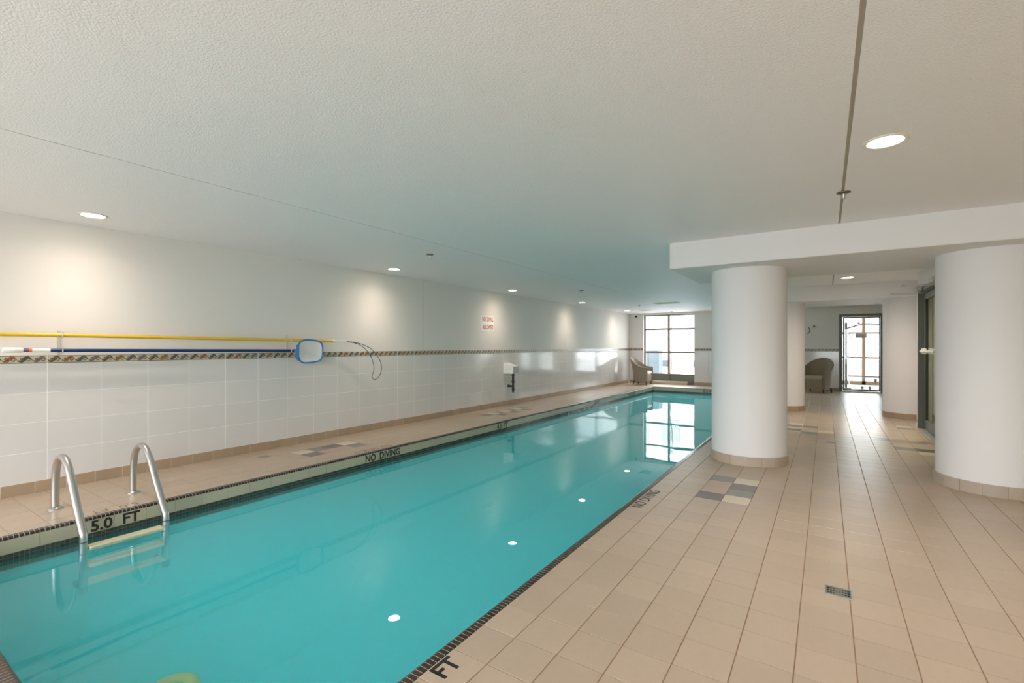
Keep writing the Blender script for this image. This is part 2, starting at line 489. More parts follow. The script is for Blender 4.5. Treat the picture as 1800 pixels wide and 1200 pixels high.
e_l = edge('trim_1', PY1 - PY0); e_l.location = (PX0, PY0, 0); e_l.rotation_euler = (0, 0, PI / 2); e_l.scale = (1, -1, 1)
e_r = edge('trim_2', PY1 - PY0); e_r.location = (PX1, PY0, 0); e_r.rotation_euler = (0, 0, PI / 2)
e_f = edge('trim_3', PX1 - PX0 + 2 * TW); e_f.location = (PX1 + TW, PY1, 0); e_f.rotation_euler = (0, 0, PI)
e_n = edge('trim_4', PX1 - PX0 + 2 * TW); e_n.location = (PX0 - TW, PY0, 0)
def letters_on(root, *args, **kw):
    o = lettering(args[0], args[1], args[2], args[3], None, *args[4:], **kw)
    bpy.context.view_layer.update()
    o.parent = root; o.matrix_parent_inverse = root.matrix_world.inverted()
    return o
for txt, y, w in (('5.0  FT', 1.207, 0.303), ('NO  DIVING', 3.717, 0.54), ('4.5 FT', 6.40, 0.32), ('4.0 FT', 10.35, 0.30), ('NO DIVING', 12.66, 0.52)):
    letters_on(e_l, txt, w, 0.083, 'letter_black', (PX0 + 0.0003, y, -0.108), (0, 1, 0), (0, 0, 1))
letters_on(e_f, '3.5 FT', 0.31, 0.083, 'letter_black', (-3.05, PY1 - 0.0003, -0.108), (1, 0, 0), (0, 0, 1))
letters_on(floor, '5.0  FT', 0.303, 0.086, 'letter_black', (-1.211, 1.175, 0.0004), (0, 1, 0), (-1, 0, 0), thick=0.0006)
letters_on(floor, 'NO DIVING', 0.51, 0.088, 'letter_black', (-1.206, 3.66, 0.0004), (0, 1, 0), (-1, 0, 0), thick=0.0006, bold=0.006)
letters_on(floor, '5.0  FT', 0.30, 0.075, 'letter_worn', (-4.690, 1.535, 0.0004), (0, -1, 0), (1, 0, 0), thick=0.0006, bold=-0.006)
letters_on(floor, 'NO  DIVING', 0.54, 0.075, 'letter_worn', (-4.690, 4.215, 0.0004), (0, -1, 0), (1, 0, 0), thick=0.0006, bold=-0.006)
bm = BM(); box(bm, PX0 - 0.03, PX0 + 0.004, 13.68, 14.06, -0.215, -0.125); box(bm, PX0 - 0.03, PX0 + 0.006, 13.66, 14.08, -0.225, -0.217)
obj('skimmer_opening', bm, 'hole_black', basin)
t = thing('pool_float', 'yellow-green ring float drifting under the water near the bottom edge', 'pool float', (-2.485, 0.945, -0.33))
bm = BM(); lathe(bm, [(0.082 + 0.030 * math.cos(a), 0.030 + 0.022 * math.sin(a)) for a in [2 * PI * k / 14 for k in range(15)]], 40); obj('ring', bm, 'drain_yellow', t, smooth=True)
bm = BM(); lathe(bm, [(0.0, 0.040), (0.05, 0.036), (0.07, 0.026), (0.05, 0.016), (0.0, 0.014)], 32); obj('core', bm, 'drain_green', t, smooth=True)

# ------------------------------------------------------------------ left wall
WF = XL                                   # tile face
bm = BM(); box(bm, XL - 0.25, XL - 0.014, YN - 0.2, YF + 0.3, -0.12, HC + 0.02); box(bm, XL - 0.014, XL - 0.0009, YN, YF, 0.0, 1.192)
wl = obj('wall_left', bm, 'wall_grout', kind='structure')
ZT, ZBT, ZSK = 1.192, 1.117, 0.10         # border top, border bottom, skirting top
for ya, yb in ((YN, 5.913), (5.921, 11.187), (11.195, YF + 0.02)):
    bm = BM(); box(bm, XL - 0.014, XL - 0.001, ya, yb, ZT + 0.002, HC + 0.01); obj('panel', bm, 'wall_paint', wl)
TWD = 0.372
def upright(bm, w, z0, z1, c=0.001):
    """tile standing in the YZ plane, face at x = 0 towards +x"""
    b2 = BM(); pad(b2, 0, w, z0, z1, -0.010, 0.0, c)
    b2.transform(Matrix(((0, 0, 1, 0), (1, 0, 0, 0), (0, 1, 0, 0), (0, 0, 0, 1))))
    me = bpy.data.meshes.new('x'); b2.to_mesh(me); b2.free(); bm.from_mesh(me); bpy.data.meshes.remove(me)
RH = (ZBT - ZSK) / 4
def wall_tile_mesh(w):
    bm = BM(); upright(bm, w - 0.0048, 0.0017, RH - 0.0017, 0.0007); me = mesh_of(bm, 'tile'); me.materials.append(M['wall_tile']); return me
def ribbon(bm, pts, ws, x, mi):
    L = []; R = []
    for i, p in enumerate(pts):
        q0, q1 = pts[max(i - 1, 0)], pts[min(i + 1, len(pts) - 1)]
        dx, dy = q1[0] - q0[0], q1[1] - q0[1]; l = math.hypot(dx, dy) or 1
        nx, ny = -dy / l * ws[i] / 2, dx / l * ws[i] / 2
        L.append(bm.verts.new((x, p[0] + nx, p[1] + ny))); R.append(bm.verts.new((x, p[0] - nx, p[1] - ny)))
    for i in range(len(pts) - 1):
        f = bm.faces.new((L[i], R[i], R[i + 1], L[i + 1])); f.material_index = mi
def border_mesh(w):
    bm = BM(); upright(bm, w - 0.0034, 0.001, ZT - ZBT - 0.001)
    h = ZT - ZBT; W = w - 0.0034
    def bar(z0, z1):
        f = bm.faces.new([bm.verts.new((0.0004, y, z)) for y, z in ((0.001, z0), (W - 0.001, z0), (W - 0.001, z1), (0.001, z1))]); f.material_index = 1
    bar(0.003, 0.009); bar(h - 0.011, h - 0.006)
    n = max(1, round(W / 0.093)); u = W / n
    for k in range(n):
        y0 = k * u; ca, cb = ((2, 3), (3, 2), (2, 4), (4, 5))[k % 4]
        S = [(y0 + u * (0.02 + 0.96 * t), h * (0.5 - 0.24 * math.sin(2 * PI * t + 0.3))) for t in [i / 14 for i in range(15)]]
        ribbon(bm, S, [0.006 + 0.021 * math.sin(PI * i / 14) ** 1.2 for i in range(15)], 0.0006, ca)
        for sgn, cx, cz in ((1, 0.30, 0.56), (-1, 0.76, 0.42)):            # the curling leaf ends
            Q = [(y0 + u * cx + (0.003 + 0.011 * t) * math.cos(sgn * 5.2 * t + 0.6), h * cz + (0.003 + 0.011 * t) * math.sin(sgn * 5.2 * t + 0.6)) for t in [i / 9 for i in range(10)]]
            ribbon(bm, Q, [0.012 - 0.008 * i / 9 for i in range(10)], 0.0009, cb)
        ribbon(bm, [(y0 + u * 0.50, h * 0.72), (y0 + u * 0.62, h * 0.66), (y0 + u * 0.80, h * 0.76)], [0.002, 0.008, 0.002], 0.0008, cb)
        ribbon(bm, [(y0 + u * 0.06, h * 0.34), (y0 + u * 0.18, h * 0.24), (y0 + u * 0.34, h * 0.27)], [0.002, 0.009, 0.002], 0.0008, ca)
    me = mesh_of(bm, 'border_tile', recalc=False)
    for q in ('border_ground', 'border_line', 'border_green', 'border_rust', 'border_violet', 'border_brown'): me.materials.append(M[q])
    return me
tm, bmh = wall_tile_mesh(TWD), border_mesh(TWD)
sk = BM(); upright(sk, PITCH - 0.003, 0.0015, ZSK - 0.001, 0.002); skm = mesh_of(sk, 'skirting_tile'); skm.materials.append(M['skirting_tile'])
k = -2
while 1.225 + k * TWD < YF - 0.02:
    y = 1.225 + k * TWD
    last = y + TWD > YF
    a_, b2_ = (tm, bmh) if not last else (wall_tile_mesh(YF - y), border_mesh(YF - y))
    for r in range(4): link('tile', a_, None, wl, loc=(WF, y + 0.0024, ZSK + r * RH))
    link('border_tile', b2_, None, wl, loc=(WF + 0.001, y + 0.0017, ZBT))
    k += 1
bm = BM(); box(bm, XL - 0.01, XL + 0.004, YN, YF, 0.0, ZSK - 0.003)
sl = obj('baseboard_left', bm, 'wall_grout', kind='structure')
y = 0.325
while y + PITCH < YF: link('skirting_tile', skm, None, sl, loc=(XL + 0.008, y, 0)); y += PITCH

# ------------------------------------------------------------------ far wall with window and door openings
WX0, WX1, WZ1 = -5.25, -3.565, 2.33
VX0, VX1 = -2.68, -1.06               # second window, behind the pool-edge column
DX0, DX1, DZ1 = 0.305, 1.285, 2.15
bm = BM()
yb0, yb1 = YF + 0.012, YF + 0.26
box(bm, XL - 0.2, WX0, yb0, yb1, -0.12, HC + 0.02)
box(bm, WX0, WX1, yb0, yb1, WZ1, HC + 0.02)
box(bm, WX1, VX0, yb0, yb1, -0.12, HC + 0.02); box(bm, VX0, VX1, yb0, yb1, WZ1, HC + 0.02)
box(bm, VX1, DX0, yb0, yb1, -0.12, HC + 0.02)
box(bm, DX0, DX1, yb0, yb1, DZ1, HC + 0.02)
box(bm, DX1, XR + 0.2, yb0, yb1, -0.12, HC + 0.02)
wf = obj('wall_far', bm, 'wall_paint', kind='structure')
RZ = Matrix.Rotation(-PI / 2, 4, 'Z')
def far_run(xa, xb):
    bm = BM(); box(bm, xa, xb, YF + 0.005, YF + 0.02, ZT + 0.002, HC + 0.01); obj('panel', bm, 'wall_paint', wf)
    n = max(1, round((xb - xa) / TWD)); w = (xb - xa) / n
    a_, b2_ = wall_tile_mesh(w), border_mesh(w)
    s_ = BM(); upright(s_, w - 0.003, 0.0015, ZSK - 0.001, 0.002); sm = mesh_of(s_, 'skirting_tile'); sm.materials.append(M['skirting_tile'])
    for i in range(n):
        for r in range(4):
            o = link('tile', a_, None, wf, loc=(xa + i * w + 0.0024, YF, ZSK + r * RH)); o.rotation_euler = (0, 0, -PI / 2)
        o = link('border_tile', b2_, None, wf, loc=(xa + i * w + 0.0016, YF - 0.001, ZBT)); o.rotation_euler = (0, 0, -PI / 2)
        o = link('skirting_tile', sm, None, wf, loc=(xa + i * w, YF - 0.006, 0)); o.rotation_euler = (0, 0, -PI / 2)
# a rotation of -90 degrees about z turns local +y (along the tile) into +x and the face +x into -y
far_run(XL, WX0); far_run(WX1, VX0); far_run(VX1, DX0); far_run(DX1, XR)

# ------------------------------------------------------------------ far windows
fy0, fy1 = YF + 0.13, YF + 0.19
def tall_window(name, X0, X1, mx):
    bm = BM()
    box(bm, X0, X0 + 0.05, fy0, fy1, 0.0, WZ1); box(bm, X1 - 0.03, X1, fy0, fy1, 0.0, WZ1)
    box(bm, X0 + 0.05, X1 - 0.03, fy0, fy1, WZ1 - 0.04, WZ1); box(bm, X0 + 0.05, X1 - 0.03, fy0, fy1, 0.0, 0.06)
    win = obj(name, bm, 'frame_brown', kind='structure')
    bm = BM(); box(bm, mx - 0.034, mx + 0.034, fy0 - 0.01, fy1, 0.06, WZ1 - 0.04); obj('mullion', bm, 'frame_brown', win)
    runs = ((X0 + 0.05, mx - 0.034), (mx + 0.034, X1 - 0.03))
    for z in (1.84, 1.06, 0.315):
        for xa, xb in runs:
            bm = BM(); box(bm, xa, xb, fy0, fy1, z - 0.028, z + 0.028); obj('transom', bm, 'frame_brown', win)
    for xa, xb in runs:
        for za, zb in ((1.868, WZ1 - 0.04), (1.088, 1.812), (0.343, 1.032)):
            bm = BM(); box(bm, xa, xb, fy0 + 0.025, fy0 + 0.035, za, zb); obj('pane', bm, 'glass', win)
        bm = BM(); box(bm, xa, xb, fy0 + 0.02, fy0 + 0.045, 0.06, 0.287); box(bm, xa + 0.03, xb - 0.03, fy0 + 0.012, fy0 + 0.02, 0.09, 0.265)
        obj('spandrel', bm, 'panel_grey', win)
    portal('daylight_portal_far', ((X0 + X1) / 2, YF + 0.3, 1.3), (-PI / 2, 0, 0), X1 - X0, 2.1)
tall_window('window_1', WX0, WX1, -4.41)
tall_window('window_6', VX0, VX1, (VX0 + VX1) / 2)
bm = BM(); box(bm, WX0 + 0.02, -3.75, YF - 0.14, YF + 0.12, 0.0, 0.10, bev=0.006)
obj('trim_5', bm, 'ledge_tile', kind='structure')

# ------------------------------------------------------------------ glass door in the far wall
bm = BM(); dy0, dy1 = YF - 0.01, YF + 0.14
box(bm, DX0, DX0 + 0.075, dy0, dy1, 0, DZ1); box(bm, DX1 - 0.06, DX1, dy0, dy1, 0, DZ1); box(bm, DX0 + 0.075, DX1 - 0.06, dy0, dy1, DZ1 - 0.07, DZ1)
dr = obj('door_1', bm, 'frame_grey', kind='structure')
bm = BM(); la, lb = DX0 + 0.08, DX1 - 0.065
box(bm, la, la + 0.035, dy0 + 0.04, dy0 + 0.085, 0.035, DZ1 - 0.075); box(bm, lb - 0.03, lb, dy0 + 0.04, dy0 + 0.085, 0.035, DZ1 - 0.075)
box(bm, la + 0.035, lb - 0.03, dy0 + 0.04, dy0 + 0.085, DZ1 - 0.115, DZ1 - 0.075); box(bm, la + 0.035, lb - 0.03, dy0 + 0.04, dy0 + 0.085, 0.035, 0.085)
leaf = obj('leaf', bm, 'frame_brown', dr)
bm = BM(); box(bm, la + 0.035, lb - 0.03, dy0 + 0.058, dy0 + 0.066, 0.085, DZ1 - 0.115); obj('pane', bm, 'glass', leaf)
bm = BM(); tube(bm, [(lb - 0.02, dy0 + 0.04, 0.95), (lb - 0.02, dy0 - 0.01, 0.95), (lb - 0.02, dy0 - 0.01, 1.24), (lb - 0.02, dy0 + 0.04, 1.24)], 0.009, 8); obj('handle', bm, 'frame_brown', leaf)
bm = BM(); box(bm, DX0 + 0.075, DX1 - 0.06, dy0 - 0.03, dy1, 0.0, 0.03, bev=0.004); obj('threshold', bm, 'plastic_white', dr)

# ------------------------------------------------------------------ room beyond the door (gym) and its window
GY = 19.3
bm = BM(); box(bm, -1.5, 3.2, YF + 0.25, GY, -0.12, 0.0); obj('floor', bm, 'gym_floor', kind='structure')
bm = BM(); box(bm, -1.5, 3.2, YF + 0.26, GY, HC + 0.1, HC + 0.2); obj('ceiling', bm, 'gym_wall', kind='structure')
bm = BM(); box(bm, -1.7, -1.5, YF + 0.26, GY, 0, HC + 0.1); obj('wall_gym', bm, 'gym_wall', kind='structure')
bm = BM(); box(bm, 3.2, 3.4, YF + 0.26, GY, 0, HC + 0.1); obj('wall_gym', bm, 'gym_wall', kind='structure')
bm = BM()
xs = [-1.5, -0.85, 0.09, 1.03, 1.97, 3.2]
for x in xs[1:-1]: box(bm, x - 0.05, x + 0.05, GY, GY + 0.07, 0, HC + 0.1)
box(bm, -1.5, 3.2, GY, GY + 0.07, 0, 0.12); box(bm, -1.5, 3.2, GY, GY + 0.07, HC - 0.02, HC + 0.1)
w2 = obj('window_2', bm, 'frame_orange', kind='structure')
for z in (1.70, 0.89):
    for xa, xb in zip(xs, xs[1:]):
        bm = BM(); box(bm, xa + 0.05, xb - 0.05, GY + 0.005, GY + 0.065, z - 0.032, z + 0.032); obj('transom', bm, 'frame_orange', w2)
for xa, xb in zip(xs, xs[1:]):
    for za, zb in ((0.12, 0.858), (0.922, 1.668), (1.732, HC - 0.02)):
        bm = BM(); box(bm, xa + 0.05, xb - 0.05, GY + 0.03, GY + 0.038, za, zb); obj('pane', bm, 'glass', w2)
portal('daylight_portal_gym', (0.85, GY + 0.12, 1.25), (-PI / 2, 0, 0), 4.6, 2.3)

t = thing('cable_machine', 'tall cable exercise machine with arched top bar seen through glass door', 'exercise machine', (0.5, 17.45, 0))
bm = BM(); box(bm, -0.035, 0.035, -0.03, 0.03, 0.0, 1.98); box(bm, -0.12, 0.12, -0.25, 0.25, 0.0, 0.04); obj('upright', bm, 'steel_dark', t)
bm = BM(); tube(bm, smooth_path([(0.03, 0, 1.80), (0.20, 0, 1.86), (0.45, 0, 1.92), (0.80, 0, 1.90), (1.10, 0, 1.84)]), 0.024, 8); obj('top_bar', bm, 'steel_dark', t)
bm = BM(); lathe(bm, [(0.0, -0.03), (0.035, -0.02), (0.04, 0.0), (0.035, 0.02), (0.0, 0.03)], 14, (0.31, 0, 1.955)); obj('pulley', bm, 'letter_red', t)
bm = BM(); tube(bm, smooth_path([(0.05, 0, 1.66), (0.10, 0, 1.58), (0.155, 0, 1.40), (0.12, 0, 1.24), (0.06, 0, 1.12), (0.05, 0, 1.0)]), 0.013, 6); obj('cable', bm, 'rubber', t)
bm = BM(); tube(bm, [(0.06, 0, 1.02), (0.05, 0, 0.90)], 0.02, 8); obj('grip', bm, 'steel_dark', t)
bm = BM(); box(bm, 0.24, 0.50, -0.03, 0.03, 1.51, 1.63, bev=0.008); obj('weight_plate', bm, 'plate_grey', t)
t = thing('weight_bench', 'low barbell bench frame with dark foot beyond glass door', 'exercise machine', (0.55, 17.75, 0))
bm = BM(); tube(bm, [(0.0, 0, 0.36), (0.86, 0, 0.345)], 0.026, 10); obj('bar', bm, 'steel_dark', t)
for x in (0.04, 0.80):
    bm = BM(); tube(bm, [(x, 0.0, 0.345), (x, 0.0, 0.0)], 0.016, 10); obj('leg', bm, 'plastic_white', t)
bm = BM(); lathe(bm, [(0.0, 0.0), (0.035, 0.0), (0.035, 0.13), (0.0, 0.13)], 12, (0.68, -0.03, 0.17)); obj('foot_pad', bm, 'border_brown', t)
t = thing('hand_weight', 'small grey hand weight lying on the pale gym floor', 'dumbbell', (0.98, 17.35, 0))
bm = BM(); tube(bm, [(-0.07, 0, 0.045), (0.07, 0, 0.045)], 0.016, 10); obj('handle', bm, 'steel_dark', t)
for x in (-0.09, 0.09):
    bm = BM(); tube(bm, [(x - 0.028, 0, 0.045), (x - 0.02, 0, 0.045), (x + 0.02, 0, 0.045), (x + 0.028, 0, 0.045)], [0.036, 0.045, 0.045, 0.036], 12); obj('head', bm, 'plate_grey', t)

# ------------------------------------------------------------------ outside
bm = BM(); box(bm, -40, 25, 16.36, 60, -0.3, -0.15); obj('ground', bm, 'pavement', kind='structure')
bm = BM(); box(bm, -25, -1.5, 30, 31, -0.15, 5.2); fac = obj('building', bm, 'facade')
tag(fac, 'long white building facing the far window across the pavement', 'building')
for i in range(9):
    bm = BM(); x = -20 + i * 1.9; box(bm, x, x + 0.45, 29.95, 30.02, 0.0, 0.40); obj('vent_opening', bm, 'facade_glass', fac)
    bm = BM(); box(bm, x, x + 1.1, 29.95, 30.02, 3.0, 4.3); obj('window', bm, 'facade_pale', fac)
t = thing('electrical_cabinet', 'dark blue-grey utility cabinet standing outside the far window', 'cabinet', (-6.25, 20.2, -0.15))
bm = BM(); box(bm, -0.42, 0.42, -0.3, 0.3, 0.0, 1.25, bev=0.02); obj('body', bm, 'unit_grey', t)
for s in (-1, 1):
    bm = BM(); box(bm, s * 0.21 - 0.19, s * 0.21 + 0.19, -0.32, -0.30, 0.06, 1.17, bev=0.004); obj('door', bm, 'unit_grey', t)
t = thing('bare_tree', 'thin bare tree outside the far window', 'tree', (-5.9, 22.0, -0.15))
bm = BM(); tube(bm, smooth_path([(0, 0, 0), (0.03, 0, 0.9), (-0.05, 0.05, 1.7), (0.08, 0, 2.6), (0.02, 0, 3.6)], 4), [0.05 - 0.0025 * i for i in range(17)], 7); obj('trunk', bm, 'bark', t)
for k in range(9):
    z = 1.3 + 0.25 * k; an = k * 2.3; l = 0.7 - 0.04 * k
    bm = BM(); tube(bm, [(0.0, 0, z), (0.4 * l * math.cos(an), 0.4 * l * math.sin(an), z + 0.3 * l), (l * math.cos(an), l * math.sin(an), z + 0.8 * l)], [0.018, 0.012, 0.004], 5); obj('branch', bm, 'bark', t)

# ------------------------------------------------------------------ wall behind the camera (tall windows) and right boundary
NX = [(-5.3, -3.6), (-2.9, -1.2), (-0.5, 1.2)]
bm = BM(); yb0, yb1 = YN - 0.25, YN
xc = XL - 0.2
for xa, xb in NX:
    box(bm, xc, xa, yb0, yb1, -0.12, HC + 0.02); box(bm, xa, xb, yb0, yb1, WZ1, HC + 0.02); box(bm, xa, xb, yb0, yb1, -0.12, 0.1); xc = xb
box(bm, xc, XR + 0.2, yb0, yb1, -0.12, HC + 0.02)
obj('wall_near', bm, 'wall_paint', kind='structure')
for n_, (xa, xb) in enumerate(NX):
    bm = BM(); q0, q1 = YN - 0.19, YN - 0.13
    box(bm, xa, xa + 0.05, q0, q1, 0.1, WZ1); box(bm, xb - 0.05, xb, q0, q1, 0.1, WZ1); box(bm, xa + 0.05, xb - 0.05, q0, q1, WZ1 - 0.05, WZ1); box(bm, xa + 0.05, xb - 0.05, q0, q1, 0.1, 0.16)
    w = obj('window_%d' % (n_ + 3), bm, 'frame_brown', kind='structure')
    c = (xa + xb) / 2
    bm = BM(); box(bm, c - 0.027, c + 0.027, q0, q1, 0.16, WZ1 - 0.05); obj('mullion', bm, 'frame_brown', w)
    for pa, pb in ((xa + 0.05, c - 0.027), (c + 0.027, xb - 0.05)):
        bm = BM(); box(bm, pa, pb, q0 + 0.02, q0 + 0.03, 0.16, WZ1 - 0.05); obj('pane', bm, 'glass', w)
    portal('daylight_portal_near', (c, YN - 0.3, 1.25), (PI / 2, 0, 0), 1.68, 2.2)
bm = BM(); box(bm, -12, 8, -30, YN - 0.26, -0.3, -0.15); obj('ground', bm, 'pavement', kind='structure')
bm = BM(); box(bm, XR, XR + 0.25, YN - 0.2, YF + 0.2, -0.12, HC + 0.02); obj('wall_right', bm, 'corridor_wall', kind='structure')

# ------------------------------------------------------------------ round columns
CR = 0.38
def column(x, y, label, pale):
    t = thing('column', label, 'column', (x, y, 0), 0, 'round white columns')
    bm = BM(); lathe(bm, [(CR, 0.096), (CR, HB + 0.004)], 96); o = obj('shaft', bm, 'column_paint', t, smooth=True)
    bm = BM(); lathe(bm, [(CR + 0.004, 0.0), (CR + 0.004, 0.092), (CR - 0.01, 0.092)], 96); obj('skirting_bed', bm, 'trim_grout', t, smooth=True)
    n = 16; key = 'curved_' + pale
    if key not in column.cache:
        bm = BM(); da = 2 * PI / n; g = 0.0045; S = 8
        pr = [(CR, 0.0005), (CR + 0.011, 0.0005), (CR + 0.011, 0.097), (CR + 0.008, 0.100), (CR - 0.002, 0.100)]
        R = [[bm.verts.new((r * math.cos(a), r * math.sin(a), z)) for r, z in pr] for a in [g + (da - 2 * g) * i / S for i in range(S + 1)]]
        for i in range(S):
            for j in range(len(pr) - 1): bm.faces.new((R[i][j], R[i + 1][j], R[i + 1][j + 1], R[i][j + 1]))
        bm.faces.new(R[0]); bm.faces.new(list(reversed(R[-1])))
        me = mesh_of(bm, 'skirting_tile', True); me.materials.append(M[pale]); column.cache[key] = me
    for i in range(n):
        o = link('skirting_tile', column.cache[key], None, t); o.rotation_euler = (0, 0, 2 * PI * i / n + 0.05)
    return t
column.cache = {}
column(-0.73, 5.92, 'thick white round column at the edge of the pool, in front of three others', 'skirting_pale')
column(-0.73, 11.05, 'white round column half hidden behind the one at the pool edge', 'skirting_tile')
column(1.24, 5.94, 'white round column cut off by the right edge of the photo', 'skirting_pale')
column(1.24, 10.95, 'white round column between the far glass door and the grey glazed doors', 'skirting_tile')

# ------------------------------------------------------------------ glazed doors on the right
GX = 1.17; gy0, gy1 = 6.95, 9.47
bm = BM(); box(bm, GX, GX + 0.12, gy0, gy1 + 0.05, 2.14, HC + 0.005); box(bm, GX, GX + 0.12, gy1, gy1 + 0.05, 0.0, 2.14); box(bm, GX + 0.119, GX + 0.17, gy1 + 0.05, 10.62, 0, HC + 0.005)
box(bm, GX, GX + 0.12, 6.2, gy0, 0, HC + 0.005)
obj('wall_glazed', bm, 'column_paint', kind='structure')
bm = BM()
box(bm, GX - 0.004, GX + 0.116, gy1 - 0.045, gy1, 0.0, 2.13); box(bm, GX - 0.004, GX + 0.116, gy0, gy0 + 0.045, 0.0, 2.13)
box(bm, GX - 0.004, GX + 0.116, gy0 + 0.045, gy1 - 0.045, 2.07, 2.13)
d2 = obj('door_2', bm, 'frame_grey', kind='structure')
bm = BM(); box(bm, GX - 0.012, GX + 0.12, gy0, gy1 - 0.045, 0.0, 0.022, bev=0.003); obj('threshold', bm, 'box_grey', d2)
mid = (gy0 + gy1) / 2
for la, lb in ((gy0 + 0.05, mid - 0.004), (mid + 0.004, gy1 - 0.05)):
    bm = BM(); xa, xb = GX + 0.07, GX + 0.11
    box(bm, xa, xb, la, la + 0.07, 0.03, 2.06); box(bm, xa, xb, lb - 0.07, lb, 0.03, 2.06); box(bm, xa, xb, la + 0.07, lb - 0.07, 1.97, 2.06); box(bm, xa, xb, la + 0.07, lb - 0.07, 0.03, 0.16)
    lf = obj('leaf', bm, 'frame_grey', d2)
    bm = BM(); box(bm, xa + 0.016, xa + 0.024, la + 0.07, lb - 0.07, 0.16, 1.97); obj('pane', bm, 'glass_tinted', lf)
    bm = BM(); 
    for q in (la + 0.072, lb - 0.084): box(bm, xa + 0.004, xa + 0.03, q, q + 0.012, 0.16, 1.97)
    obj('gasket', bm, 'gasket', lf)
    bm = BM(); tube(bm, [(xa - 0.045, la + 0.06, 1.19), (xa - 0.045, lb - 0.06, 1.19)], 0.022, 10)
    for q in (la + 0.12, lb - 0.12): box(bm, xa - 0.05, xa + 0.002, q - 0.05, q + 0.05, 1.15, 1.235, bev=0.01)
    obj('push_bar', bm, 'plastic_white', lf)
    bm = BM(); box(bm, GX - 0.075, GX - 0.004, lb - 0.42, lb - 0.14, 2.075, 2.135, bev=0.008); cl = obj('door_closer', bm, 'steel', d2)
    bm = BM(); yq = lb - 0.2
    box(bm, GX - 0.34, GX - 0.04, yq - 0.012, yq + 0.012, 2.060, 2.068); box(bm, GX - 0.34, GX - 0.31, yq - 0.012, yq + 0.012, 2.055, 2.075)
    obj('closer_arm', bm, 'steel', cl)
    bm = BM(); 
    box(bm, GX - 0.34, GX + 0.06, lb - 0.05, lb - 0.028, 2.062, 2.07)
    obj('closer_rod', bm, 'bracket_pale', cl)
bm = BM(); box(bm, GX - 0.008, GX + 0.115, gy1 + 0.052, gy1 + 0.062, 0.0, 0.10); box(bm, GX - 0.010, GX, gy1 + 0.002, gy1 + 0.062, 0, 0.10); obj('baseboard_right', bm, 'plastic_white', kind='structure')

# ------------------------------------------------------------------ recessed ceiling lights
def spot(name, loc, watts, col, angle, blend, radius=0.05, parent=None, aim=(0, 0, -1)):
    l = bpy.data.lights.new(name, 'SPOT'); l.energy = watts; l.color = col; l.spot_size = math.radians(angle); l.spot_blend = blend; l.shadow_soft_size = radius
    o = bpy.data.objects.new(name, l); COL.objects.link(o); o.location = loc
    if parent: o.parent = parent
    return o
bm = BM(); lathe(bm, [(0.103, 0.0), (0.103, -0.004), (0.096, -0.008), (0.083, -0.006), (0.079, 0.0)], 40); ringm = mesh_of(bm, 'trim_ring', True); ringm.materials.append(M['ring_white'])
disc = {}
for mt in ('lamp_warm', 'lamp_white'):
    bm = BM(); lathe(bm, [(0.0, -0.0035), (0.0785, -0.0035), (0.0785, -0.0005)], 40); disc[mt] = mesh_of(bm, 'lens'); disc[mt].materials.append(M[mt])
def downlight(x, y, label, warm=True, group='recessed ceiling lights', w=1.0, washer=False):
    t = thing('ceiling_light', label, 'ceiling light', (x, y, HC), 0, group)
    link('trim_ring', ringm, None, t); link('lens', disc['lamp_warm' if warm else 'lamp_white'], None, t)
    col = (1.0, 0.84, 0.70) if warm else (1.0, 0.91, 0.83)
    if washer: spot('beam_lamp', (0, 0, -0.02), SPOT_W * w, col, 104, 0.95, 0.05, t)
    spot('flood_lamp', (0, 0, -0.02), FLOOD_W * w * (0.24 if washer else 1.1), col, 155, 0.9, 0.05, t)
for y, lb in ((-1.9, 'recessed downlight over the left deck, behind the camera'),
              (1.41, 'bright recessed downlight above the pole rack, first in the row along the left wall'),
              (4.81, 'recessed downlight above the tiled wall just past the blue skimmer net'),
              (7.94, 'recessed downlight above the red no diving sign'),
              (11.18, 'recessed downlight along the left wall between the sign and the far corner'),
              (14.50, 'small recessed downlight nearest the far corner with the armchair')):
    downlight(-5.24, y, lb, washer=True)
downlight(0.27, 3.29, 'large bright recessed downlight beside the brown ceiling joint, over the walkway', False)
downlight(0.29, 9.52, 'recessed downlight between the two dropped ceiling beams', True)
downlight(0.27, -0.9, 'recessed downlight over the walkway, behind the camera', False)
downlight(2.2, 8.4, 'unseen downlight added to brighten the corridor behind the grey glazed doors', True, w=2.0)  # added lamp, out of view, to lighten the corridor seen through the glass

# ------------------------------------------------------------------ ceiling vents, sprinklers
def vent(x, y, sx, sy, label):
    t = thing('ceiling_vent', label, 'vent', (x, y, HC), 0, 'ceiling vents')
    bm = BM(); f = 0.03
    box(bm, -sx, sx, -sy, -sy + f, -0.012, 0); box(bm, -sx, sx, sy - f, sy, -0.012, 0); box(bm, -sx, -sx + f, -sy + f, sy - f, -0.012, 0); box(bm, sx - f, sx, -sy + f, sy - f, -0.012, 0)
    obj('frame', bm, 'vent_cream', t)
    bm = BM(); box(bm, -sx + f, sx - f, -sy + f, sy - f, -0.002, -0.0005); obj('backing', bm, 'border_line', t)
    n = int((2 * sy - 2 * f) / 0.028)
    sb = BM(); prism(sb, [(-0.010, -0.003), (-0.007, -0.003), (0.012, -0.010), (0.009, -0.011)], 'x', -sx + f, sx - f); sm = mesh_of(sb, 'slat'); sm.materials.append(M['vent_cream'])
    for i in range(n): link('slat', sm, None, t, loc=(0, -sy + f + 0.014 + i * 0.028, 0))
vent(-3.44, 12.46, 0.30, 0.17, 'wide cream air vent in the ceiling before the far window')
vent(-4.69, 14.68, 0.17, 0.15, 'small air vent in the ceiling close to the far left corner')
